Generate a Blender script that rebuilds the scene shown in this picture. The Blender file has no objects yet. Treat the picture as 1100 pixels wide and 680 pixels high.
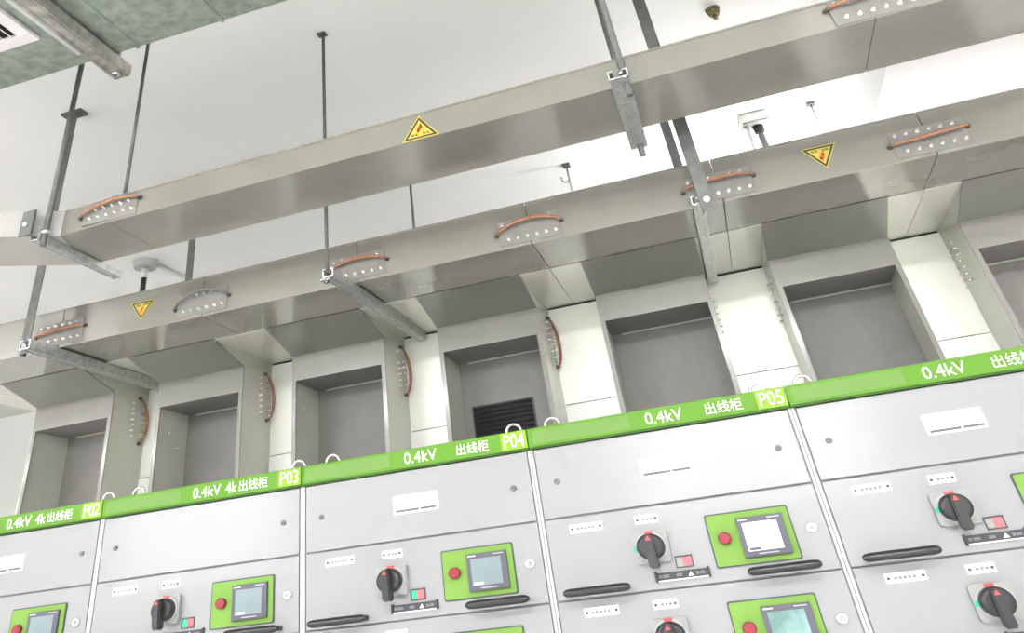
import bpy, bmesh, math, random
from mathutils import Vector, Matrix

random.seed(7)
SC = bpy.context.scene
COL = SC.collection
H0 = 1.45                      # camera height above the floor (m)

# ------------------------------------------------------------------ camera
cam_d = bpy.data.cameras.new('camera')
cam = bpy.data.objects.new('camera', cam_d)
COL.objects.link(cam)
RIGHT = Vector((0.93686573, 0.33725179, -0.09243283))
DOWN = Vector((-0.27843811, 0.5595296, -0.78064003))
FWD = Vector((-0.21155334, 0.75709171, 0.61810785))
mw = Matrix.Identity(4)
for i in range(3):
    mw[i][0] = RIGHT[i]; mw[i][1] = -DOWN[i]; mw[i][2] = -FWD[i]
mw[2][3] = H0
cam.matrix_world = mw
cam_d.sensor_fit = 'HORIZONTAL'
cam_d.sensor_width = 36.0
cam_d.lens = 831.28 / 1100 * 36
cam_d.shift_x = (550 - 454.05) / 1100
cam_d.shift_y = (2.15 - 340) / 1100
cam_d.clip_start = 0.05
SC.camera = cam

# ------------------------------------------------------------------ world, exposure
world = bpy.data.worlds.new('world'); SC.world = world
world.use_nodes = True
world.node_tree.nodes['Background'].inputs[0].default_value = (1, 1, 1, 1)
world.node_tree.nodes['Background'].inputs[1].default_value = 0.3
vs = SC.view_settings
vs.view_transform = 'Standard'; vs.look = 'None'; vs.gamma = 1.0
vs.use_curve_mapping = False
vs.exposure = 0.7
SC.display_settings.display_device = 'sRGB'

# lamps of the room: (x, y, z, length, watts, label)
LAMPS = [
    (0.25, -0.75, 1.36, 1.5, 52, 'suspended white tube light in the front aisle, opposite cabinet P05'),
    (2.95, -0.75, 1.36, 1.5, 52, 'suspended white tube light in the front aisle, opposite the end past P05'),
    (-2.55, -0.75, 1.36, 1.5, 52, 'suspended white tube light in the front aisle, opposite the P02 end'),
    (-5.35, -0.75, 1.36, 1.5, 52, 'suspended white tube light in the front aisle, far beyond the P02 end'),
    (1.2, 4.15, 0.92, 1.5, 46, 'suspended white tube light in the rear aisle, under the ceiling beam'),
]

# ------------------------------------------------------------------ materials
MATS = {}


def mat(name, col, rough=0.5, metal=0.0, noise=None, bump=None, spec=0.5, coat=0.0, emit=None):
    if name in MATS:
        return MATS[name]
    m = bpy.data.materials.new(name); m.use_nodes = True
    nt = m.node_tree; b = nt.nodes['Principled BSDF']
    b.inputs['Base Color'].default_value = (*col, 1)
    b.inputs['Roughness'].default_value = rough
    b.inputs['Metallic'].default_value = metal
    b.inputs['Specular IOR Level'].default_value = spec
    b.inputs['Coat Weight'].default_value = coat
    b.inputs['Coat Roughness'].default_value = 0.12
    if emit:
        b.inputs['Emission Color'].default_value = (*emit[0], 1)
        b.inputs['Emission Strength'].default_value = emit[1]
    tc = None
    if noise or bump:
        tc = nt.nodes.new('ShaderNodeTexCoord')
    if noise:                       # (scale, amount[, second colour])
        n = nt.nodes.new('ShaderNodeTexNoise')
        n.inputs['Scale'].default_value = noise[0]
        n.inputs['Detail'].default_value = 4
        nt.links.new(tc.outputs['Object'], n.inputs['Vector'])
        r = nt.nodes.new('ShaderNodeValToRGB')
        a = noise[1]
        r.color_ramp.elements[0].position = 0.35
        r.color_ramp.elements[1].position = 0.65
        c2 = noise[2] if len(noise) > 2 else tuple(min(1, c * (1 + a)) for c in col)
        c1 = col if len(noise) > 2 else tuple(c * (1 - a) for c in col)
        r.color_ramp.elements[0].color = (*c1, 1)
        r.color_ramp.elements[1].color = (*c2, 1)
        nt.links.new(n.outputs['Fac'], r.inputs['Fac'])
        nt.links.new(r.outputs['Color'], b.inputs['Base Color'])
    if bump:                        # (scale, strength)
        n2 = nt.nodes.new('ShaderNodeTexNoise')
        n2.inputs['Scale'].default_value = bump[0]
        n2.inputs['Detail'].default_value = 3
        nt.links.new(tc.outputs['Object'], n2.inputs['Vector'])
        bp = nt.nodes.new('ShaderNodeBump')
        bp.inputs['Strength'].default_value = bump[1]
        bp.inputs['Distance'].default_value = 0.002
        nt.links.new(n2.outputs['Fac'], bp.inputs['Height'])
        nt.links.new(bp.outputs['Normal'], b.inputs['Normal'])
    MATS[name] = m
    return m


M_ceil = mat('white_ceiling_paint', (.90, .895, .885), .9, noise=(1.3, .02))
M_wall = mat('white_wall_paint', (.80, .80, .78), .9)
M_floor = mat('pale_epoxy_floor', (.80, .80, .78), .35)
M_duct = mat('grey_duct_paint', (.212, .206, .176), .22, noise=(9, .03), coat=1.0)
M_duct.node_tree.nodes['Principled BSDF'].inputs['Coat IOR'].default_value = 1.75
M_duct.node_tree.nodes['Principled BSDF'].inputs['Coat Roughness'].default_value = .13
M_bay = mat('grey_bay_paint', (.20, .196, .178), .30, noise=(9, .03), coat=.5)
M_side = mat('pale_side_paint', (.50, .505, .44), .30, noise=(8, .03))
M_riser = mat('cream_riser_paint', (.93, .935, .86), .36, .15, noise=(8, .02))
M_head = mat('head_reflection_tone', (.66, .66, .58), .16, .15, noise=(8, .02), coat=.5)  # pale tone holds the riser's reflection on the duct underside
M_base = mat('white_base_paint', (.93, .93, .91), .4, .1)
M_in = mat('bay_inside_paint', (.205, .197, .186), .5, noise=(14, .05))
M_galv = mat('galvanised_steel', (.58, .60, .59), .34, .8, noise=(55, .16))
M_galvd = mat('dull_steel_angle', (.13, .135, .13), .5, .2, noise=(40, .12))
M_ac = mat('galvanised_duct_sheet', (.24, .28, .25), .30, .5, noise=(26, .2, (.37, .42, .37)))
M_acstrut = mat('worn_steel_channel', (.40, .39, .36), .4, .7, noise=(30, .25))
M_diff = mat('diffuser_white', (.66, .63, .64), .5)
M_dark = mat('dark_void', (.03, .03, .03), .8)
M_grille = mat('black_louvre', (.028, .028, .03), .45)
M_copper = mat('copper_braid', (.31, .15, .09), .5, .25, noise=(260, .4))
M_braid = mat('tinned_braid', (.17, .16, .15), .5, .5, noise=(260, .35))
M_bolt = mat('zinc_bolt', (.80, .80, .78), .22, .75)
M_bolt2 = mat('dark_bolt', (.10, .10, .10), .4, .5)
M_cover = mat('joint_cover_paint', (.205, .203, .190), .35)
M_yel = mat('sign_yellow', (.50, .40, .05), .5)
M_blk = mat('sign_black', (.02, .02, .02), .5)
M_red = mat('sign_red', (.72, .10, .03), .5)
M_cab = mat('grey_cabinet_powder', (.250, .250, .262), .36, noise=(420, .035), bump=(700, .05), coat=.4)
M_cabin = mat('cabinet_inside', (.30, .30, .31), .6)
M_stile = mat('stile_paint', (.40, .40, .41), .4)
M_green = mat('header_green', (.090, .225, .018), .5, spec=.25)
M_green2 = mat('header_dark_green', (.03, .085, .01), .5, spec=.25)
M_green3 = mat('blank_strip_green', (.125, .235, .055), .5, spec=.25)
M_tile = mat('number_tile_green', (.19, .34, .018), .5, spec=.25)
M_letter = mat('header_lettering', (.92, .95, .90), .5)
M_plate = mat('white_plate', (.80, .80, .80), .4)
M_ink = mat('grey_print', (.05, .05, .06), .6)
M_knobplate = mat('switch_plate', (.27, .275, .27), .4)
M_ring = mat('switch_ring', (.36, .365, .36), .4)
M_knob = mat('black_knob', (.018, .019, .021), .38)
M_tabr = mat('red_tab', (.50, .06, .07), .45)
M_tabg = mat('green_tab', (.03, .42, .24), .45)
M_hmig = mat('control_panel_green', (.150, .285, .050), .5, spec=.25)
M_hmib = mat('control_panel_edge', (.045, .055, .06), .5)
M_bezel = mat('bezel_slate', (.075, .072, .10), .45)
M_scr = mat('lit_screen', (.13, .17, .185), .3, emit=((.62, .80, .84), .09), noise=(18, .1))
M_scrb = mat('bright_lit_screen', (.3, .36, .36), .3, emit=((.80, .97, .97), .42))
M_scrg = mat('teal_lit_screen', (.08, .16, .15), .3, noise=(22, .2, (.24, .36, .36)), emit=((.30, .50, .48), .10))
M_button = mat('red_button', (.24, .03, .045), .4, spec=.3)
M_lock = mat('chrome_lock', (.80, .80, .80), .2, .9)
M_doorlock = mat('door_lock_grey', (.13, .13, .135), .4, .3)
M_handle = mat('black_handle', (.018, .018, .020), .28)
M_wire = mat('black_cable', (.03, .03, .03), .5)
M_pvc = mat('white_plastic', (.74, .74, .71), .5)
M_rust = mat('brown_anchor', (.20, .17, .08), .7, noise=(60, .4))
M_lamp = mat('lamp_diffuser', (.9, .9, .9), .5, emit=((1, .988, .975), 38))
M_lamp2 = mat('lamp_diffuser_dim', (.9, .9, .9), .5, emit=((1, .985, .96), 12))
M_fill = mat('glowing_fill_pane', (.8, .85, .9), .1, emit=((1, 1, 1), 6.0))  # unseen glowing pane, added as front fill light
M_lampb = mat('lamp_body', (.8, .8, .8), .4)


# ------------------------------------------------------------------ mesh helpers
def new():
    return bmesh.new()


def box(bm, x0, x1, y0, y1, z0, z1, bev=0.0):
    vs_ = [bm.verts.new(p) for p in ((x0, y0, z0), (x1, y0, z0), (x1, y1, z0), (x0, y1, z0),
                                    (x0, y0, z1), (x1, y0, z1), (x1, y1, z1), (x0, y1, z1))]
    fs = [bm.faces.new([vs_[i] for i in f]) for f in
          ((3, 2, 1, 0), (4, 5, 6, 7), (0, 1, 5, 4), (1, 2, 6, 5), (2, 3, 7, 6), (3, 0, 4, 7))]
    if bev:
        es = set(e for f in fs for e in f.edges)
        bmesh.ops.bevel(bm, geom=list(es), offset=bev, segments=2, affect='EDGES', profile=.6)
    return bm


def prism(bm, pts, d):
    """closed polygon pts (3D) extruded along vector d"""
    d = Vector(d)
    a = [bm.verts.new(p) for p in pts]
    b = [bm.verts.new(Vector(p) + d) for p in pts]
    n = len(pts)
    bm.faces.new(a); bm.faces.new(b[::-1])
    for i in range(n):
        bm.faces.new((a[i], b[i], b[(i + 1) % n], a[(i + 1) % n]))
    bmesh.ops.recalc_face_normals(bm, faces=bm.faces)
    return bm


def tube(bm, pts, r, n=10, rz=None):
    """swept round tube along pts; r may be a list"""
    pts = [Vector(p) for p in pts]
    rings = []
    for i, p in enumerate(pts):
        t = (pts[min(i + 1, len(pts) - 1)] - pts[max(i - 1, 0)]).normalized()
        u = t.cross(Vector((0, 0, 1)))
        if u.length < 1e-3:
            u = t.cross(Vector((0, 1, 0)))
        u.normalize(); v = t.cross(u).normalized()
        rr = r[i] if isinstance(r, (list, tuple)) else r
        rings.append([bm.verts.new(p + (u * math.cos(2 * math.pi * k / n) + v * math.sin(2 * math.pi * k / n)) * rr) for k in range(n)])
    for a, b in zip(rings, rings[1:]):
        for k in range(n):
            bm.faces.new((a[k], a[(k + 1) % n], b[(k + 1) % n], b[k])).smooth = True
    bm.faces.new(rings[0][::-1]); bm.faces.new(rings[-1])
    bmesh.ops.recalc_face_normals(bm, faces=bm.faces)
    return bm


def disc(bm, cx, cz, rx, rz, y0, y1, n=28, taper=1.0, dome=0.0):
    """elliptic cylinder with axis along y; y1 is the front (towards the viewer)"""
    rings = []
    prof = [(y0, 1.0), (y1, taper)]
    if dome:
        prof = [(y0, 1.0), (y1 + dome * .5, 1.0), (y1 + dome * .15, .9), (y1, .72)]
    for y, s in prof:
        rings.append([bm.verts.new((cx + rx * s * math.cos(2 * math.pi * k / n), y, cz + rz * s * math.sin(2 * math.pi * k / n))) for k in range(n)])
    for a, b in zip(rings, rings[1:]):
        for k in range(n):
            bm.faces.new((a[k], a[(k + 1) % n], b[(k + 1) % n], b[k])).smooth = True
    bm.faces.new(rings[0]); bm.faces.new(rings[-1])
    bmesh.ops.recalc_face_normals(bm, faces=bm.faces)
    return bm


def rrect(x0, x1, z0, z1, rx, rz, n=4):
    pts = []
    for cx, cz, a0 in ((x1 - rx, z1 - rz, 0), (x0 + rx, z1 - rz, 90), (x0 + rx, z0 + rz, 180), (x1 - rx, z0 + rz, 270)):
        for i in range(n + 1):
            a = math.radians(a0 + 90 * i / n)
            pts.append((cx + rx * math.cos(a), cz + rz * math.sin(a)))
    return pts


def rplate(bm, x0, x1, z0, z1, y0, y1, r):
    pts = [(x, y1, z) for x, z in rrect(x0, x1, z0, z1, r, r * .78)]
    return prism(bm, pts, (0, y0 - y1, 0))


def to_mesh(bm, name):
    me = bpy.data.meshes.new(name)
    bm.normal_update(); bm.to_mesh(me); bm.free()
    return me


def obj(name, data, m, parent=None, loc=None):
    """data: a bmesh or a mesh"""
    me = data if isinstance(data, bpy.types.Mesh) else to_mesh(data, name)
    if m is not None and not me.materials:
        me.materials.append(m)
    o = bpy.data.objects.new(name, me); COL.objects.link(o)
    if loc is not None:
        o.location = loc
    if parent is not None:
        o.parent = parent
    return o


def tag(o, label, cat, group=None):
    o['label'] = label; o['category'] = cat
    if group:
        o['group'] = group
    return o


def thing(name, label, cat, loc, group=None):
    o = bpy.data.objects.new(name, None); COL.objects.link(o)
    o.location = loc; o.empty_display_size = .1
    return tag(o, label, cat, group)


def struct(name, bm, m):
    o = obj(name, bm, m); o['kind'] = 'structure'
    return o


def text_mesh(body, x0, x1, z0, z1, y, flip=False):
    """flat lettering fitted into a rectangle in the xz plane, front at y"""
    cu = bpy.data.curves.new('lettering', 'FONT')
    cu.body = body; cu.size = 1.0; cu.resolution_u = 3; cu.extrude = 0.002
    ob = bpy.data.objects.new('lettering', cu); COL.objects.link(ob)
    bpy.context.view_layer.update()
    dg = bpy.context.evaluated_depsgraph_get()
    me = bpy.data.meshes.new_from_object(ob.evaluated_get(dg))
    bpy.data.objects.remove(ob); bpy.data.curves.remove(cu)
    xs = [v.co.x for v in me.vertices]; ys = [v.co.y for v in me.vertices]
    if not xs:
        return me
    ax, bx, ay, by = min(xs), max(xs), min(ys), max(ys)
    for v in me.vertices:
        u = (v.co.x - ax) / max(bx - ax, 1e-6); w = (v.co.y - ay) / max(by - ay, 1e-6)
        if flip:
            u, w = 1 - u, 1 - w
        v.co = Vector((x0 + u * (x1 - x0), y - (.0006 if v.co.z > 0 else 0), z0 + w * (z1 - z0)))
    me.materials.clear()
    return me


# ------------------------------------------------------------------ the room
ZC = H0 + 1.83
XL, XR, YF, YB = -7.2, 4.2, -2.8, 6.2
struct('floor', box(new(), XL, XR, YF, YB, -.1, 0), M_floor)
struct('ceiling', box(new(), XL, XR, YF, YB, ZC, ZC + .15), M_ceil)
struct('wall_back', box(new(), XL, XR, YB, YB + .12, 0, ZC), M_wall)
# front wall (behind the camera) with two glowing panes added to light risers and doors
FILL_PANES = [(-.85, 1.05, .35, 1.25), (-5.3, -3.7, .35, 1.25)]
bm = new()
cuts = sorted(FILL_PANES)
xs_ = [XL] + [v for w in cuts for v in w[:2]] + [XR]
for i in range(0, len(xs_), 2):
    box(bm, xs_[i], xs_[i + 1], YF - .12, YF, 0, ZC)
for w in cuts:
    box(bm, w[0], w[1], YF - .12, YF, 0, H0 + w[2])
    box(bm, w[0], w[1], YF - .12, YF, H0 + w[3], ZC)
struct('wall_front', bm, M_wall)
for n_, w in enumerate(FILL_PANES):
    wo = struct('window_%d' % (n_ + 1), box(new(), w[0], w[1], YF - .075, YF - .07, H0 + w[2], H0 + w[3]), M_fill)
    bm = new()
    for a in ((w[0], w[1], w[2], w[2] + .05), (w[0], w[1], w[3] - .05, w[3]), (w[0], w[0] + .05, w[2] + .05, w[3] - .05), (w[1] - .05, w[1], w[2] + .05, w[3] - .05),
              ((w[0] + w[1]) / 2 - .025, (w[0] + w[1]) / 2 + .025, w[2] + .05, w[3] - .05)):
        box(bm, a[0], a[1], YF - .068, YF - .03, H0 + a[2], H0 + a[3])
    obj('window_frame', bm, M_lampb, wo)
struct('wall_left', box(new(), XL - .12, XL, YF, YB, 0, ZC), M_wall)
struct('wall_right', box(new(), XR, XR + .12, YF, YB, 0, ZC), M_wall)
struct('trim_1', box(new(), .943, 1.452, YF, YB, H0 + 1.437, ZC), M_ceil)['label'] = 'white concrete ceiling beam crossing above the ducts'

# ------------------------------------------------------------------ lamps of the room
for (lx, ly, lz, ll, lw, lab) in LAMPS:
    t = thing('tube_light', lab, 'light', (lx, ly, H0 + lz), 'suspended tube lights')
    obj('housing', box(new(), -ll / 2, ll / 2, -.05, .05, .03, .07, .006), M_lampb, t)
    obj('diffuser', tube(new(), [(-ll / 2 + .02, 0, 0), (ll / 2 - .02, 0, 0)], .03, 14), M_lamp if ly < 1 else M_lamp2, t)
    for sx in (-1, 1):
        obj('suspension_rod', tube(new(), [(sx * ll * .4, 0, .07), (sx * ll * .4, 0, 1.83 - lz)], .004, 8), M_galv, t)
        obj('end_cap', box(new(), sx * ll / 2 - .015, sx * ll / 2 + .015, -.035, .035, -.035, .035, .004), M_lampb, t)
    for nm, rx, pw in (('light_down', 0, .62 if ly < 1 else .25), ('light_up', math.pi, .38 if ly < 1 else .75)):
        ld = bpy.data.lights.new(nm, 'AREA'); ld.shape = 'RECTANGLE'; ld.size = ll - .05; ld.size_y = .06
        ld.energy = lw * pw; ld.color = (1, .988, .978)
        lo = bpy.data.objects.new(nm, ld); COL.objects.link(lo); lo.parent = t
        lo.location = (0, 0, -.04 if rx == 0 else .08); lo.rotation_euler = (rx, 0, 0)

# ------------------------------------------------------------------ switch cabinets
CX, CY, CW = -1.649, 2.084, .6
ZT, ZB, L1, DP = .3266, .2829, .1412, .1475
KZ = .76


def shared(fn, cache={}):
    if fn.__name__ not in cache:
        cache[fn.__name__] = to_mesh(fn(), fn.__name__)
    return cache[fn.__name__]


def make_drawer(t, top, screen_m, has_panel=True, ind='red'):
    dz = top - L1                          # offset of this drawer against the first one
    bot = top - DP
    Z = lambda z: H0 + z + dz
    d = obj('drawer', box(new(), .0095, .5905, 0, .0068, Z(L1 - DP + .0015), Z(L1 - .0015), .0010), M_cab, t)

    def sub(name, bm, m, lab=None):
        o = obj(name, bm, m, d)
        if lab:
            o['label'] = lab
        return o
    # label plates
    for (x0, x1) in ((.062, .137), (.208, .2595)):
        sub('label_plate', rplate(new(), x0, x1, Z(.1105), Z(.126), -.0015, 0, .002), M_plate, 'white engraved label plate')
        for sx in (x0 + .006, x1 - .006):
            sub('label_screw', disc(new(), sx, Z(.118), .0032, .0026, -.0016, -.003, 10), M_ink)
        bm = new()
        n = 5 if x1 < .2 else 3
        for i in range(n):
            a = x0 + .016 + i * .0085
            box(bm, a, a + .0062, -.0021, -.0016, Z(.1155), Z(.1203))
        sub('label_print', bm, mat('faint_print', (.20, .20, .22), .6))['kind'] = 'stuff'
    # rotary switch
    bm = rplate(new(), .195, .270, Z(.040), Z(.096), -.012, 0, .008)
    sub('switch_plate', bm, M_knobplate)
    sub('switch_ring', disc(new(), .2325, Z(.068), .0345, .0265, -.0121, -.014, 32), M_ring)
    sub('red_tab', box(new(), .224, .241, -.0155, -.012, Z(.0885), Z(.0955)), M_tabr)
    sub('green_tab', box(new(), .196, .2035, -.0155, -.012, Z(.063), Z(.0715)), M_tabg)
    kb = sub('switch_knob', disc(new(), .2325, Z(.068), .0295, .0228, -.0141, -.036, 32, dome=.010), M_knob, 'black round rotary knob')
    bm = new()
    prism(bm, [(.2235, -.030, Z(.088)), (.2415, -.030, Z(.088)), (.2435, -.030, Z(.050)), (.2455, -.030, Z(.030)),
               (.2245, -.030, Z(.030)), (.2225, -.030, Z(.050))], (0, -.024, 0))
    bmesh.ops.bevel(bm, geom=list(bm.edges), offset=.003, segments=2, affect='EDGES')
    sub('switch_lever', bm, M_knob)
    sub('red_arrow', prism(new(), [(.2265, -.0542, Z(.0785)), (.2385, -.0542, Z(.0785)), (.2325, -.0542, Z(.0865))], (0, -.0006, 0)), M_tabr)
    # position indicator
    bm = new()
    for a in ((.274, .310, Z(.0455), Z(.0475)), (.274, .310, Z(.0270), Z(.0285)), (.274, .276, Z(.0285), Z(.0455)), (.308, .310, Z(.0285), Z(.0455))):
        box(bm, a[0], a[1], -.003, 0, a[2], a[3])
    sub('indicator_frame', bm, M_ink)
    sub('indicator_grey', box(new(), .2765, .289, -.001, 0, Z(.0288), Z(.0452)), M_tabg if ind == 'both' else M_knobplate)
    sub('indicator_red', box(new(), .2895, .3075, -.001, 0, Z(.0288), Z(.0452)), mat('indicator_pink', (.50, .13, .14), .5))
    # black caption holder
    c = sub('caption_holder', box(new(), .229, .336, -.004, 0, Z(.0095), Z(.0222)), mat('caption_black', (.035, .035, .045), .5))
    for a in (.2255, .3345):
        sub('holder_clip', box(new(), a, a + .005, -.007, 0, Z(.0068), Z(.0245), .0008), M_knob)
    sub('holder_edge', box(new(), .2305, .3345, -.005, 0, Z(.0072), Z(.0092)), M_plate)
    bm = new()
    for a, b_ in ((.233, .240), (.242, .255), (.270, .282), (.311, .317), (.319, .328)):
        box(bm, a, b_, -.0045, -.004, Z(.0132), Z(.0182))
    sub('caption_print', bm, mat('caption_grey', (.14, .14, .15), .6))['kind'] = 'stuff'
    sub('caption_mark', prism(new(), [(.294, -.0041, Z(.0120)), (.306, -.0041, Z(.0120)), (.300, -.0041, Z(.0196))], (0, -.0005, 0)), M_plate)
    # operator panel
    sub('panel_edge', rplate(new(), .3545, .5265, Z(.0175), Z(.1105), -.003, 0, .005), M_hmib)
    sub('control_panel', rplate(new(), .3575, .5235, Z(.0200), Z(.1080), -.0045, -.003, .004), M_hmig, 'bright green operator panel')
    sub('screen_bezel', box(new(), .4165, .5110, -.012, -.004, Z(.0295), Z(.0975), .001), M_bezel)
    sub('screen', box(new(), .4265, .4975, -.0126, -.012, Z(.0390), Z(.0880)), screen_m)
    bm = new()
    box(bm, .430, .452, -.0131, -.0126, Z(.0405), Z(.0450))
    sub('screen_tag', bm, M_bezel if screen_m is M_scrb else M_plate)
    bm = new()
    box(bm, .4205, .4400, -.0125, -.0120, Z(.0920), Z(.0945))
    box(bm, .4800, .5050, -.0125, -.0120, Z(.0925), Z(.0940))
    box(bm, .4450, .4850, -.0125, -.0120, Z(.0335), Z(.0350))
    sub('bezel_print', bm, mat('bezel_grey', (.45, .45, .5), .6))['kind'] = 'stuff'
    sub('push_button', disc(new(), .386, Z(.0665), .0135, .0105, -.0045, -.017, 24, dome=.005), M_button, 'round red push button')
    # lock
    lk = sub('lock', disc(new(), .561, Z(.0665), .0112, .0087, 0, -.005, 24, dome=.003), M_lock, 'round chrome lock')
    sub('lock_core', disc(new(), .561, Z(.0665), .0055, .0044, -.0051, -.0062, 16), M_knobplate)
    # pull handles
    for cxh in (.1035, .4845):
        hl = .0715
        bm = new()
        n = 9
        pts = [(cxh - hl + .004, -.030, Z(.0065)), (cxh - hl + .010, -.036, Z(.0065))]
        pts += [(cxh + hl - .010, -.036, Z(.0065)), (cxh + hl - .004, -.030, Z(.0065))]
        pr_ = [(cxh + hl * q, 0) for q in (-1, -.985, -.96, -.92, -.8, -.4, 0, .4, .8, .92, .96, .985, 1)]
        tube(bm, [(x, -.038, Z(.0065)) for x, _ in pr_], [.0076 * max(.45, max(0.0, 1 - abs((x - cxh) / hl) ** 14) ** .5) for x, _ in pr_], 14)
        for v in bm.verts:
            v.co.y = -.038 + (v.co.y + .038) * 1.15
        sub('pull_handle', bm, M_handle, 'black bar handle')
        for sx in (-1, 1):
            sub('handle_post', tube(new(), [(cxh + sx * (hl - .012), 0, Z(.0065)), (cxh + sx * (hl - .012), -.036, Z(.0065))], .0050, 10), M_handle)
    return d


def make_cabinet(k, number, kind4, plate, screens):
    lab = 'grey switchgear cabinet with green header reading %s' % number if number else 'grey switchgear cabinet beside P05, its number tile out of sight'
    t = thing('switch_cabinet', lab, 'cabinet', (CX + CW * k, CY, 0), 'row of switchgear cabinets')
    obj('body', box(new(), .002, CW - .002, .0072, 1.06, 0, H0 + .31), M_cabin, t)
    for a in (0.0005, .5935):
        obj('stile', box(new(), a, a + .006, .0005, .007, .08, H0 + ZB), M_stile, t)
    # header
    obj('roof_bounce_sheet', box(new(), .002, CW - .002, .02, 1.02, H0 + .3102, H0 + .3112), M_plate, t)  # white sheet added to bounce light up into the bays
    hd = obj('header', box(new(), .0008, CW - .0008, -.008, .007, H0 + ZB + .004, H0 + ZT, .0015), M_green, t)
    obj('header_dark_edge', box(new(), .0008, CW - .0008, -.006, .007, H0 + ZB, H0 + ZB + .0038), M_green2, t)  # darker green strip along the header's bottom edge
    obj('blank_strip', box(new(), .012, .245, -.0088, -.008, H0 + .2925, H0 + .3205), M_green3, hd)
    if kind4:
        words = [('0.4kV', .283, .366), ('4k', .381, .414), ('出线柜', .421, .503)]
    else:
        words = [('0.4kV', .283, .368), ('出线柜', .420, .502)]
    for w, a, b in words:
        obj('lettering', text_mesh(w, a, b, H0 + .2945, H0 + .3185, -.0082), M_letter, hd)
    tl = obj('number_tile', box(new(), .534, .5975, -.0095, -.008, H0 + .2885, H0 + .3255), M_tile, t)
    if number:
        obj('number_lettering', text_mesh(number, .541, .592, H0 + .2925, H0 + .3215, -.0097), M_letter, tl)
    # upper door
    dr = obj('upper_door', box(new(), .0095, .5905, 0, .0068, H0 + L1 + .0022, H0 + ZB - .0015, .0015), M_cab, t)
    for sx in (.0525, .5475):
        obj('door_lock', disc(new(), sx, H0 + .212, .0068, .0054, 0, -.004, 16, dome=.002), M_doorlock, dr)
        obj('lock_slot', box(new(), sx - .004, sx + .004, -.0046, -.004, H0 + .2112, H0 + .2128), M_ink, dr)
    if plate:
        obj('name_plate', rplate(new(), .244, .360, H0 + .1935, H0 + .2315, -.0015, 0, .004), M_plate, dr)
        bm = new()
        for a, b in ((.250, .310), (.314, .354)):
            box(bm, a, b, -.0021, -.0016, H0 + .1975, H0 + .2022)
        obj('plate_print', bm, mat('plate_print', (.10, .10, .125), .6), dr)['kind'] = 'stuff'
    for i, s in enumerate(screens):
        make_drawer(t, L1 - i * DP, s, ind='both' if number in ('P03', 'P04') else 'red')
    obj('lower_panel', box(new(), .0095, .5905, 0, .0068, .1, H0 + L1 - 2 * DP - .0022, .0015), M_cab, t)
    obj('plinth', box(new(), .002, CW - .002, .03, .06, 0, .09), M_ink, t)
    # lifting eyes on the roof
    for x in (.05, .55):
        bm = new()
        pts = [(x + .019 * math.cos(a), .076, H0 + .338 + .017 * math.sin(a)) for a in [math.pi * 2 * i / 24 for i in range(24)]]
        tube(bm, pts + pts[:1], .0035, 8)
        obj('lifting_eye', bm, M_lock, t)
        obj('eye_stud', tube(new(), [(x, .076, H0 + .305), (x, .076, H0 + .323)], .006, 10), M_lock, t)
    return t


make_cabinet(-1, 'P02', True, True, [M_scr, M_scr])
make_cabinet(0, 'P03', True, False, [M_scr, M_scr])
make_cabinet(1, 'P04', False, True, [M_scr, M_scr])
make_cabinet(2, 'P05', False, True, [M_scrb, M_scrg])
make_cabinet(3, None, False, True, [M_scr, M_scr])

# ------------------------------------------------------------------ lower bus duct
DY0, DY1, DZ0, DZ1 = 2.411, 3.13, .889, 1.028
Y1, Y2, Z0, Y3 = 2.67, 2.892, .833, 3.12


def bolt_mesh(cache={}):
    if 'b' not in cache:
        bm = new()
        disc(bm, 0, 0, .0062, .0050, 0, -.003, 6)
        disc(bm, 0, 0, .0036, .0030, -.003, -.012, 8)
        cache['b'] = to_mesh(bm, 'bolt')
        cache['b'].materials.append(M_bolt)
        bm = new()
        disc(bm, 0, 0, .0085, .0070, 0, -.005, 6)
        disc(bm, 0, 0, .0045, .0040, -.005, -.014, 8)
        cache['d'] = to_mesh(bm, 'stud_bolt')
        cache['d'].materials.append(M_bolt2)
    return cache


def braid(bm, p0, p1, bulge, r=.0055, n=14, sag=None):
    p0, p1 = Vector(p0), Vector(p1); bulge = Vector(bulge)
    pts = []
    for i in range(n + 1):
        s = i / n
        w = math.sin(math.pi * s) ** .6 if 0 < s < 1 else 0
        pts.append(p0.lerp(p1, s) + bulge * w)
    tube(bm, pts, [r * (.75 + .4 * math.sin(math.pi * i / n)) for i in range(n + 1)], 8)
    return bm


def joint(duct, cx, y, zlo, zhi, zb, bulge, m, half=.1, nb=6, skew=0.0):
    """bolted cover plate over a duct joint, with an earthing braid across it (duct-local coordinates)"""
    c = obj('joint_cover', box(new(), cx - half, cx + half, y - .003, y, zlo, zhi, .0008), M_cover, duct)
    B = bolt_mesh()
    for row, z in enumerate((zlo + .017, zhi - .014)):
        for i in range(nb):
            obj('bolt', B['b'], None, c, (cx - half * .78 + half * 1.56 * i / (nb - 1) + (.008 if row == 0 else -.006), y - .003, z))
    for sx, dz in ((-1, -skew), (1, skew)):
        obj('stud_bolt', B['d'], None, c, (cx + sx * (half + .008), y, zb + dz))
    o = obj('earthing_braid', braid(new(), (cx - half - .006, y - .012, zb - skew), (cx + half + .006, y - .012, zb + skew), bulge), m, c)
    o['label'] = 'orange copper earthing braid' if m is M_copper else 'dark tinned earthing braid'
    return c


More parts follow.
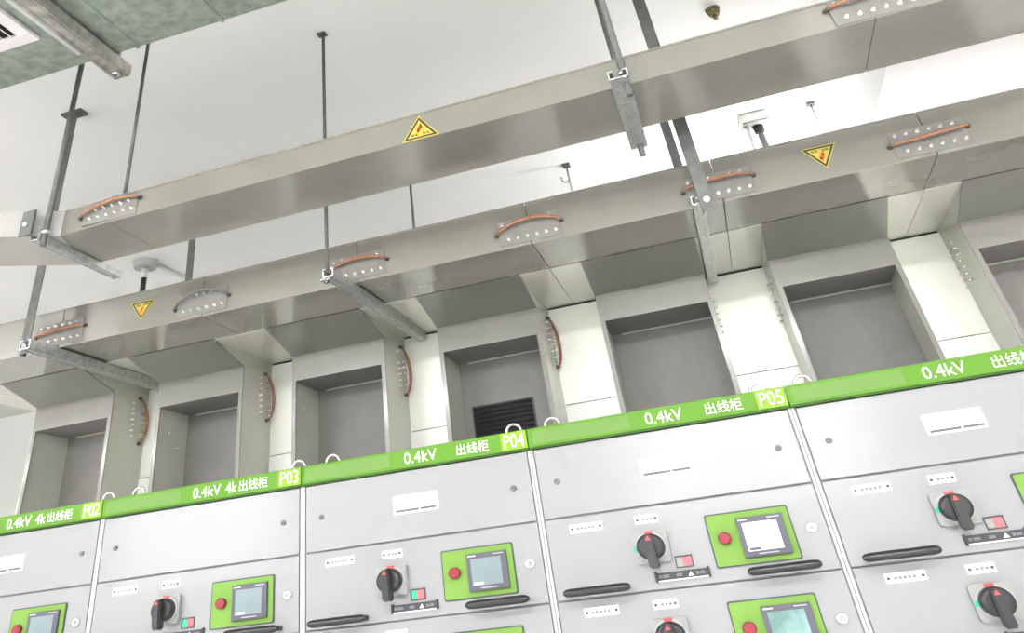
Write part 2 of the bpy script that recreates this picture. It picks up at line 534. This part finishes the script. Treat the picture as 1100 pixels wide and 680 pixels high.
def warning_sign(duct, cx, y, zlo, zhi, half, up):
    """yellow triangle sticker on a duct face"""
    za, zb = (zlo, zhi) if up else (zhi, zlo)

    def tri(s, d):
        cz = za + (zb - za) / 3
        return [(cx + (x - cx) * s, y - d, cz + (z - cz) * s) for x, z in ((cx - half, za), (cx + half, za), (cx, zb))]
    s = obj('warning_sign', prism(new(), tri(1.0, .0012), (0, .0012, 0)), M_yel, duct)
    s['label'] = 'yellow triangular high voltage warning sign' + ('' if up else ', upside down')
    bm = new()
    a = tri(.90, .0013); b = tri(.70, .0013)
    va = [bm.verts.new(p) for p in a]; vb = [bm.verts.new(p) for p in b]
    for i in range(3):
        j = (i + 1) % 3
        bm.faces.new((va[i], va[j], vb[j], vb[i]))
    obj('sign_border', bm, M_blk, s)
    h = zb - za
    f = 1 if up else -1
    Zp = lambda q: za + h * q
    pl = [(.02, .66), (-.15, .42), (-.02, .42), (-.10, .24), (.14, .48), (.01, .48), (.10, .62)]
    bm = new()
    vv = [bm.verts.new((cx + f * a_ * half * 1.2, y - .0016, Zp(q))) for a_, q in pl]
    fc = bm.faces.new(vv)
    bmesh.ops.triangulate(bm, faces=[fc])
    obj('lightning_bolt', bm, M_red, s)
    for w, a_, b_ in (('有电', -.50, -.12), ('危险', .12, .50)):
        x0, x1 = cx + a_ * half, cx + b_ * half
        if up:
            me = text_mesh(w, x0, x1, Zp(.14), Zp(.25), y - .0013)
        else:
            me = text_mesh(w, cx - b_ * half, cx - a_ * half, Zp(.25), Zp(.14), y - .0013, flip=True)
        obj('sign_lettering', me, M_blk, s)
    return s


LX = [-1.61 + .6 * k for k in range(-2, 6)]       # joint positions
low = thing('bus_duct', 'wide grey bus duct with upside down warning signs, above the cabinet risers', 'bus duct', (0, 0, 0))
low.location = (-.6, DY0, H0 + DZ0)


def lowp(name, bm, m, parent=None):
    """part of the lower duct given in camera-origin coordinates"""
    for v in bm.verts:
        v.co -= Vector((-.6, DY0, DZ0))
    return obj(name, bm, m, parent or low)


edges = [-3.35] + LX[1:] + [2.2]
for a, b in zip(edges, edges[1:]):
    s = lowp('duct_section', box(new(), a + .001, b - .001, DY0, DY1, DZ0, DZ1, .002), M_duct)
    lowp('seam_lip', box(new(), a + .001, b - .001, DY0 - .004, DY0, DZ1 - .006, DZ1 - .001), M_duct, s)
for i, x in enumerate(LX[1:-1]):
    m = M_braid if i == 1 else M_copper
    bul = {0: (0, -.01, .004), 1: (0, -.02, .035), 2: (0, -.012, .022), 3: (0, -.012, .026), 4: (0, -.012, .012), 5: (0, -.01, -.002)}[i]
    joint(low, x + .6, 0, .010, .092, {1: .046, 2: .050, 3: .050}.get(i, .056), bul, m, skew={5: .006, 3: .004, 1: .006}.get(i, .004))
warning_sign(low, .6 + .500, -.0005, .030, .102, .050, False)
warning_sign(low, .6 - 1.862, -.0005, .034, .100, .050, False)

# ------------------------------------------------------------------ bays between the risers
BW = .385
bay_text = {
    0: 'open grey sheet metal bay at the P02 end, third from the bay with the vent',
    1: 'open grey sheet metal bay, second from the vent bay on its P02 side',
    2: 'open grey sheet metal bay next to the vent bay, on its P02 side',
    3: 'open grey sheet metal bay with a black louvred vent inside',
    4: 'open grey sheet metal bay next to the vent bay, on its P05 side',
    5: 'open grey sheet metal bay, second from the vent bay on its P05 side',
    6: 'open grey sheet metal bay, third from the vent bay on its P05 side',
}
B = bolt_mesh()
ZTOP = .744
ZCAB = .312
TH = .006


def wallstrip(parent, X, sgn, side, copper, k):
    """bolt rows and a braid on a side panel; sgn: direction the panel faces along x"""
    for row, yy in enumerate((3.015, 3.085)):
        for i in range(7):
            o = obj('bolt', B['b'], None, parent)
            o.rotation_euler = (0, 0, math.pi / 2 * sgn)
            o.location = (X, yy + .004 * i * .5, .812 - i * .0205 - row * .004)
    if copper:
        bm = braid(new(), (X + sgn * .010, 3.06, .832), (X + sgn * .010, 3.085, .672), (sgn * .012, .030, 0), r=.0055)
        obj('earthing_braid', bm, copper, parent)['label'] = 'copper earthing braid'
        for yy, zz in ((3.06, .836), (3.085, .668)):
            o = obj('stud_bolt', B['d'], None, parent)
            o.rotation_euler = (0, 0, math.pi / 2 * sgn); o.location = (X, yy, zz)


for k in range(7):
    xa = -2.702 + .6 * k; xb = xa + BW
    t = thing('riser_bay', bay_text[k], 'duct bay', (0, 0, H0), 'open bays between the bus risers')
    org = Vector(((xa + xb) / 2, Y2, ZCAB))
    t.location = org + Vector((0, 0, H0))

    def P(name, bm, m, parent=None, lab=None):
        o = obj(name, bm, m, parent)
        if parent is None:
            o.parent = t; o.location = -org
        if lab:
            o['label'] = lab
        return o
    # sloped panel and fascia
    bm = prism(new(), [(xa, Y1, DZ0 - .0015), (xa, Y2, Z0), (xa, Y2 + TH, Z0 + .004), (xa, Y1 + .02, DZ0 - .0015)], (BW, 0, 0))
    P('sloped_panel', bm, M_bay)
    P('fascia', box(new(), xa, xb, Y2, Y2 + TH, ZTOP, Z0 - .0005), M_bay)
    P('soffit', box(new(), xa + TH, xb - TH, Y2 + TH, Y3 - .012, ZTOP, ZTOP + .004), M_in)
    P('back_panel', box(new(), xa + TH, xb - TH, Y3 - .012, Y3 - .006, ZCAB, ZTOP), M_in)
    P('back_lip_highlight', box(new(), xa + .045, xb - TH, Y3 - .020, Y3 - .012, ZTOP - .005, ZTOP), M_side)  # bent edge in a paler tone, its highlight line painted in
    # side panels and gussets, left and right
    for sx, X, sgn in (('l', xa, -1), ('r', xb, 1)):
        x0_, x1_ = (X, X + TH) if sx == 'l' else (X - TH, X)
        d = (TH, 0, 0)
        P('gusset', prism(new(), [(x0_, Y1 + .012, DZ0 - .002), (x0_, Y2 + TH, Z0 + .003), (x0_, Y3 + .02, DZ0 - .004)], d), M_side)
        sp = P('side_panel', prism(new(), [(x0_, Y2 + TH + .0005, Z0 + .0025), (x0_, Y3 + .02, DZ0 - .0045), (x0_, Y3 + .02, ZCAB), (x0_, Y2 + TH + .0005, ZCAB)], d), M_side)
        P('stile', box(new(), X if sx == 'l' else X - .016, X + .016 if sx == 'l' else X, Y2, Y2 + TH, ZCAB, ZTOP - .0005), M_bay)
        if sx == 'r':
            wallstrip(sp, X, 1, sx, M_copper if k in (0, 1, 2, 3) else None, k)
        elif k >= 5:
            wallstrip(sp, X, -1, sx, None, k)
    if k in (1, 2):
        for yy, zz in ((2.97, .66), (3.03, .615)):
            o = obj('inner_bolt', B['b'], None, t); o.location = Vector((xa + TH, yy, zz)) - org
            o.rotation_euler = (0, 0, math.pi / 2)
    if k == 0:
        o = obj('inner_bolt', B['b'], None, t); o.location = Vector((xa + TH, 2.99, .60)) - org
        o.rotation_euler = (0, 0, math.pi / 2)
    if k == 3:
        v = P('vent_grille', box(new(), -.862, -.628, Y3 - .016, Y3 - .012, .35, .590), M_grille, lab='black louvred vent')
        for i in range(15):
            z = .355 + i * .0155
            bm = prism(new(), [(-.856, Y3 - .016, z), (-.856, Y3 - .028, z + .002), (-.856, Y3 - .026, z + .006), (-.856, Y3 - .016, z + .013)], (.222, 0, 0))
            P('slat', bm, M_grille, v)

# ------------------------------------------------------------------ risers
ris_text = {
    0: 'bright cream bus riser at the P02 end, left of the first open bay',
    1: 'grey-green bus riser behind the lifting eye of cabinet P02, mostly hidden by its bay',
    2: 'cream bus riser with copper braid, second from the vent bay toward P02',
    3: 'cream bus riser beside the vent bay, on its P02 side',
    4: 'bright white bus riser beside the vent bay, on its P05 side',
    5: 'bright white bus riser behind the P05 number tile',
    6: 'bright white bus riser past the P05 number tile, farthest from the P02 end',
}
for k in range(7):
    xa = -2.917 + .6 * k; xb = xa + .215
    org = Vector(((xa + xb) / 2, Y3, ZCAB))
    t = thing('bus_riser', ris_text[k], 'bus riser', org + Vector((0, 0, H0)), 'bus risers between the bays')

    def P(name, bm, m, lab=None):
        o = obj(name, bm, m, t, -org)
        if lab:
            o['label'] = lab
        return o
    P('front_panel', box(new(), xa + .0005, xb - .0005, Y3, Y3 + .006, .546, DZ0 - .009), M_riser)
    P('base_panel', box(new(), xa + .0005, xb - .0005, Y3 - .004, Y3 + .006, ZCAB, .543), M_base, 'white lower panel')
    P('joint_strip', box(new(), xa + .01, xb - .05, Y3 - .006, Y3, .5432, .5456), M_in)
    P('head_reflection', box(new(), xa + .0005, xa + .106, Y1 + .004, Y3 - .002, DZ0 - .0035, DZ0 - .0008), M_head)  # thin added sheets, reflected brightness of the riser put into their colour
    P('head_reflection', box(new(), xa + .108, xb - .0005, Y1 + .004, Y3 - .002, DZ0 - .0035, DZ0 - .0008), M_head)
    P('core', box(new(), xa + .001, xb - .001, Y3 + .006, Y3 + .06, ZCAB, DZ0 - .0005), M_dark)

# ------------------------------------------------------------------ upper bus duct with bend
UZ0, UZ1 = 1.05, 1.134
yaw = -.016


def ufront(x):
    return 1.8630 + yaw * x


def urear(x):
    return 2.1295 - .009 * x


up = thing('bus_duct', 'narrow grey bus duct with upright warning sign, nearest the ceiling', 'bus duct', (-.4, 1.86, H0 + UZ0))
uorg = Vector((-.4, 1.86, UZ0))


def upp(name, bm, m, parent=None):
    for v in bm.verts:
        v.co -= uorg
    return obj(name, bm, m, parent or up)


for a, b in ((-1.629, .634), (.636, 2.3)):
    pts = [(a, ufront(a), UZ0), (b, ufront(b), UZ0), (b, urear(b), UZ0), (a, urear(a), UZ0)]
    bm = prism(new(), pts, (0, 0, UZ1 - UZ0))
    s = upp('duct_section', bm, M_duct)
    bm = prism(new(), [(a, ufront(a) - .004, UZ1 - .005), (b, ufront(b) - .004, UZ1 - .005), (b, ufront(b), UZ1 - .005), (a, ufront(a), UZ1 - .005)], (0, 0, .005))
    upp('seam_lip', bm, M_duct, s)
pts = [(-1.631, ufront(-1.631), UZ0), (-1.631, urear(-1.631), UZ0), (-1.897, 2.142, UZ0), (-1.810, 1.896, UZ0)]
upp('duct_section', prism(new(), pts, (0, 0, UZ1 - UZ0)), M_duct)
pts = [(-1.812, 1.896, UZ0), (-1.899, 2.142, UZ0), (-2.46, 1.795, UZ0), (-2.32, 1.605, UZ0)]
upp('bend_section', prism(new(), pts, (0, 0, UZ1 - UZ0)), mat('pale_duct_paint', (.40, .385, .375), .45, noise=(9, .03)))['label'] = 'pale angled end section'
jl = joint(up, -1.626 + .4, ufront(-1.626) - 1.86 - .001, .008, .066, .045, (0, -.01, .016), M_copper, skew=.010)
jr = joint(up, .645 + .4, ufront(.645) - 1.86, .004, .078, .058, (0, -.012, .004), M_copper, skew=.004)
warning_sign(up, -.575 + .4, ufront(-.575) - 1.86 - .0015, .001, .074, .056, True)


# ------------------------------------------------------------------ hangers
def channel(bm, x, w, y0, y1, z0, z1, t=.003):
    """strut channel along y, open side up, with lips"""
    box(bm, x - w / 2, x + w / 2, y0, y1, z0, z0 + t)
    box(bm, x - w / 2, x - w / 2 + t, y0, y1, z0 + t, z1)
    box(bm, x + w / 2 - t, x + w / 2, y0, y1, z0 + t, z1)
    box(bm, x - w / 2 + t, x - w / 2 + w * .25, y0, y1, z1 - t, z1)
    box(bm, x + w / 2 - w * .25, x + w / 2 - t, y0, y1, z1 - t, z1)
    for q in (-.30, .30):                       # pressed ribs of the web
        box(bm, x + w * q - .002, x + w * q + .002, y0, y1, z0 - .0025, z0)
    return bm


def angle_post(bm, x, y, w, z0, z1, sx=1, sy=1, t=.004):
    box(bm, x, x + sx * w, y, y + sy * t, z0, z1) if sx > 0 else box(bm, x + sx * w, x, y, y + sy * t, z0, z1)
    box(bm, x - t, x, y, y + sy * w, z0, z1)
    return bm


def hanger(label, x, y0, y1, z1, h, w, posts, group, strut_m=M_galv):
    """posts: list of (kind, x, y, zlow)"""
    org = Vector((x, (y0 + y1) / 2, z1))
    t = thing('duct_hanger', label, 'hanger', org + Vector((0, 0, H0)), group)

    def P(name, bm, m):
        return obj(name, bm, m, t, -org)
    P('strut_channel', channel(new(), x, w, y0, y1, z1 - h, z1), strut_m)
    for kind, px, py, zl in posts:
        zt = 1.83
        if kind == 'rod':
            P('threaded_rod', tube(new(), [(px, py, zl), (px, py, zt)], .0062, 10), M_galvd)
            P('ceiling_plate', box(new(), px - .022, px + .012, py - .014, py + .014, zt - .008, zt), M_galvd)
            P('nut', tube(new(), [(px, py, zl + .006), (px, py, zl + .018)], .0115, 6), M_bolt)
            P('washer', box(new(), px - .016, px + .016, py - .016, py + .016, z1 - h - .003, z1 - h - .0003), M_galv)
        elif kind == 'thick':
            P('threaded_rod', tube(new(), [(px, py, zl), (px, py, zt)], .0095, 12), M_galvd)
            P('nut', tube(new(), [(px, py, z1 + .001), (px, py, z1 + .014)], .016, 6), M_galv)
            P('ceiling_plate', box(new(), px - .03, px + .03, py - .03, py + .03, zt - .008, zt), M_galvd)
        else:
            sx = 1 if kind == 'angle' else -1
            P('angle_post', angle_post(new(), px, py, .034, zl, zt, sx), M_galvd)
            P('ceiling_plate', box(new(), px - .05, px + .05, py - .006, py + .045, zt - .010, zt), M_galvd)
            P('post_bolt', tube(new(), [(px + sx * .016, py - .008, zl + .025), (px + sx * .016, py + .012, zl + .025)], .009, 6), M_bolt)
    return t


hg = 'steel hangers of the wide bus duct'
hanger('galvanised strut hanger on thin rods under the wide bus duct', -1.035, 2.225, 3.105, DZ0 - .0055, .026, .036,
       [('rod', -1.050, 2.252, .848), ('rod', -1.075, 3.25, .86)], hg)
hanger('steel angle hanger with strut at the P02 end of the wide bus duct', -2.215, 2.255, 3.105, DZ0 - .0055, .030, .042,
       [('angle', -2.250, 2.275, .845), ('angle', -2.275, 3.25, .86)], hg)
hanger('steel angle hanger with shining strut beside the bright white riser', .112, 2.300, 3.105, DZ0 - .0055, .026, .034,
       [('angle', .118, 2.245, .818), ('angle', .113, 3.25, .86)], hg)
hg = 'steel hangers of the narrow bus duct'
hanger('galvanised strut hanger carrying the middle of the narrow bus duct', -.003, 1.775, 2.205, UZ0 - .001, .024, .050,
       [('thick', .012, 1.815, .990), ('thick', .0, 2.185, .990)], hg)
h = hanger('galvanised strut hanger with clamp at the bend of the narrow bus duct', -1.86, 1.840, 2.250, UZ0 - .003, .020, .034,
           [('thick', -1.838, 1.858, 1.010)], hg)
obj('clamp_plate', box(new(), -.050, -.004, -.222, -.214, -.004, .078, .001), M_galvd, h)
obj('clamp_bolt', tube(new(), [(-.027, -.232, .030), (-.027, -.222, .030)], .008, 6), M_bolt, h)

rd = thing('suspension_rod', 'thin steel rod from the ceiling to the top of the narrow bus duct', 'rod', (-1.615, 1.93, H0 + UZ1))
obj('threaded_rod', tube(new(), [(0, 0, .001), (0, 0, 1.83 - UZ1)], .0062, 10), M_galvd, rd)
obj('nut', tube(new(), [(0, 0, .001), (0, 0, .014)], .0115, 6), M_bolt, rd)
obj('ceiling_plate', box(new(), -.022, .012, -.014, .014, 1.83 - UZ1 - .008, 1.83 - UZ1), M_galvd, rd)

# ------------------------------------------------------------------ ventilation duct under the ceiling
AZ = 1.45
ay1, ay0 = 1.591, .86
ac = thing('ventilation_duct', 'large galvanised sheet metal ventilation duct below the ceiling', 'air duct', (-1.5, 1.2, H0 + AZ))
aorg = Vector((-1.5, 1.2, AZ))


def acp(name, bm, m, parent=None):
    for v in bm.verts:
        v.co -= aorg
    return obj(name, bm, m, parent or ac)


xs = [-2.9, -1.365, -1.07, -.2, .6]
for a, b in zip(xs, xs[1:]):
    acp('duct_section', box(new(), a + .001, b - .001, ay0, ay1, AZ, AZ + .30, .003), M_ac)
for x in xs[1:-1]:
    acp('standing_seam', box(new(), x - .004, x + .004, ay0, ay1, AZ - .007, AZ + .005), M_ac)
acp('flange', box(new(), -1.548, -1.505, ay0, ay1 - .05, AZ - .004, AZ), mat('flange_reflection', (.62, .64, .66), .3, .5))  # bluish-white reflection put into the flange colour

# diffuser in the underside
df = thing('air_diffuser', 'white slotted air diffuser in the ventilation duct', 'diffuser', (-1.76, 1.24, H0 + AZ))
fx0, fx1, fy0, fy1 = -.20, .178, -.20, .178
bm = new()
w_ = .042
box(bm, fx0, fx1, fy1 - w_, fy1, -.014, -.001, .002); box(bm, fx0, fx1, fy0, fy0 + w_, -.014, -.001, .002)
box(bm, fx0, fx0 + w_, fy0 + w_, fy1 - w_, -.014, -.001, .002); box(bm, fx1 - w_, fx1, fy0 + w_, fy1 - w_, -.014, -.001, .002)
obj('frame', bm, M_diff, df)
obj('core', box(new(), fx0 + w_, fx1 - w_, fy0 + w_, fy1 - w_, -.003, -.001), M_dark, df)
for i in range(10):
    x = fx0 + w_ + .010 + i * .028
    obj('slat', prism(new(), [(x, fy0 + w_, -.004), (x + .012, fy0 + w_, -.013), (x + .014, fy0 + w_, -.012), (x + .003, fy0 + w_, -.0035)], (0, fy1 - fy0 - 2 * w_, 0)), M_diff, df)

# strut carrying the ventilation duct
ah = thing('duct_hanger', 'worn steel channel hanger under the ventilation duct', 'hanger', (-1.463, 1.25, H0 + AZ - .008))
channel_bm = channel(new(), 0, .055, -.45, .405, -.038, -.002, .004)
obj('strut_channel', channel_bm, M_acstrut, ah)
obj('threaded_rod', tube(new(), [(0, .372, -.05), (0, .372, 1.83 - AZ + .008)], .006, 10), M_acstrut, ah)
obj('nut', tube(new(), [(0, .372, -.05), (0, .372, -.039)], .013, 6), M_galv, ah)
obj('threaded_rod', tube(new(), [(0, -.42, -.05), (0, -.42, 1.83 - AZ + .008)], .006, 10), M_acstrut, ah)

# ------------------------------------------------------------------ ceiling fittings
sp = thing('smoke_detector', 'round ceiling detector with a black stem near the P02 end', 'detector', (-3.007, 3.875, ZC))
bm = new()
bmesh.ops.create_cone(bm, cap_ends=True, segments=28, radius1=.066, radius2=.078, depth=.04, matrix=Matrix.Translation((0, 0, -.021)))
obj('detector_base', bm, mat('detector_grey', (.42, .42, .40), .5), sp)
obj('stem', tube(new(), [(0, 0, -.046), (0, 0, -.42)], [.016, .016], 12), M_wire, sp)
obj('stem_collar', tube(new(), [(0, 0, -.046), (0, 0, -.10)], .022, 12), M_pvc, sp)
obj('conduit', tube(new(), [(.04, .06, -.012), (.045, .30, -.012), (.05, .75, -.012)], .010, 8), M_pvc, sp)

jb = thing('junction_box', 'white ceiling junction box with two hanging cables', 'junction box', (.577, 3.884, ZC))
obj('box_body', box(new(), -.068, .068, -.05, .07, -.045, -.001, .006), M_pvc, jb)
obj('box_lid', box(new(), -.064, .064, -.045, .065, -.052, -.045, .003), mat('lid_grey', (.30, .30, .29), .5), jb)
obj('cable_gland', tube(new(), [(.01, .02, -.052), (.01, .02, -.085)], .026, 12), M_wire, jb)
obj('cable', tube(new(), [(.01, .02, -.10), (.014, .02, -.30), (.012, .02, -.60)], .017, 10), mat('grey_cable', (.18, .18, .17), .5), jb)
obj('cable', tube(new(), [(-.045, 0, -.052), (-.047, 0, -.30), (-.045, 0, -.60)], .012, 10), M_pvc, jb)
for dx, dz in ((-.045, -.24), (-.01, -.20)):
    obj('cable_clip', box(new(), dx - .03, dx + .022, -.02, .02, dz - .012, dz + .006, .002), M_galvd, jb)

for x, y, lab in ((-.405, 3.927, 'thin ceiling hook rod above the middle of the wide bus duct'), (.86, 3.893, 'thin ceiling hook rod beside the white ceiling beam')):
    hk = thing('ceiling_hook', lab, 'hook', (x, y, ZC), 'thin hook rods on the ceiling')
    obj('hook_rod', tube(new(), [(0, 0, 0), (0, 0, -.55)], .0055, 8), M_galv, hk)
    obj('hook_plate', box(new(), -.02, .02, -.02, .02, -.012, 0), M_galvd, hk)
    pts = [(-.018 + .022 * math.cos(a), 0, -.075 + .022 * math.sin(a)) for a in [math.radians(d) for d in range(150, 400, 25)]]
    obj('hook_loop', tube(new(), pts, .005, 8), M_galv, hk)

an = thing('ceiling_anchor', 'small brown anchor cup left in the ceiling', 'anchor', (.433, 2.822, ZC))
bm = new()
bmesh.ops.create_cone(bm, cap_ends=True, segments=20, radius1=.020, radius2=.030, depth=.03, matrix=Matrix.Translation((0, 0, -.0155)))
obj('cup', bm, M_rust, an)
obj('stud', tube(new(), [(0, 0, -.03), (0, 0, -.05)], .009, 8), M_rust, an)
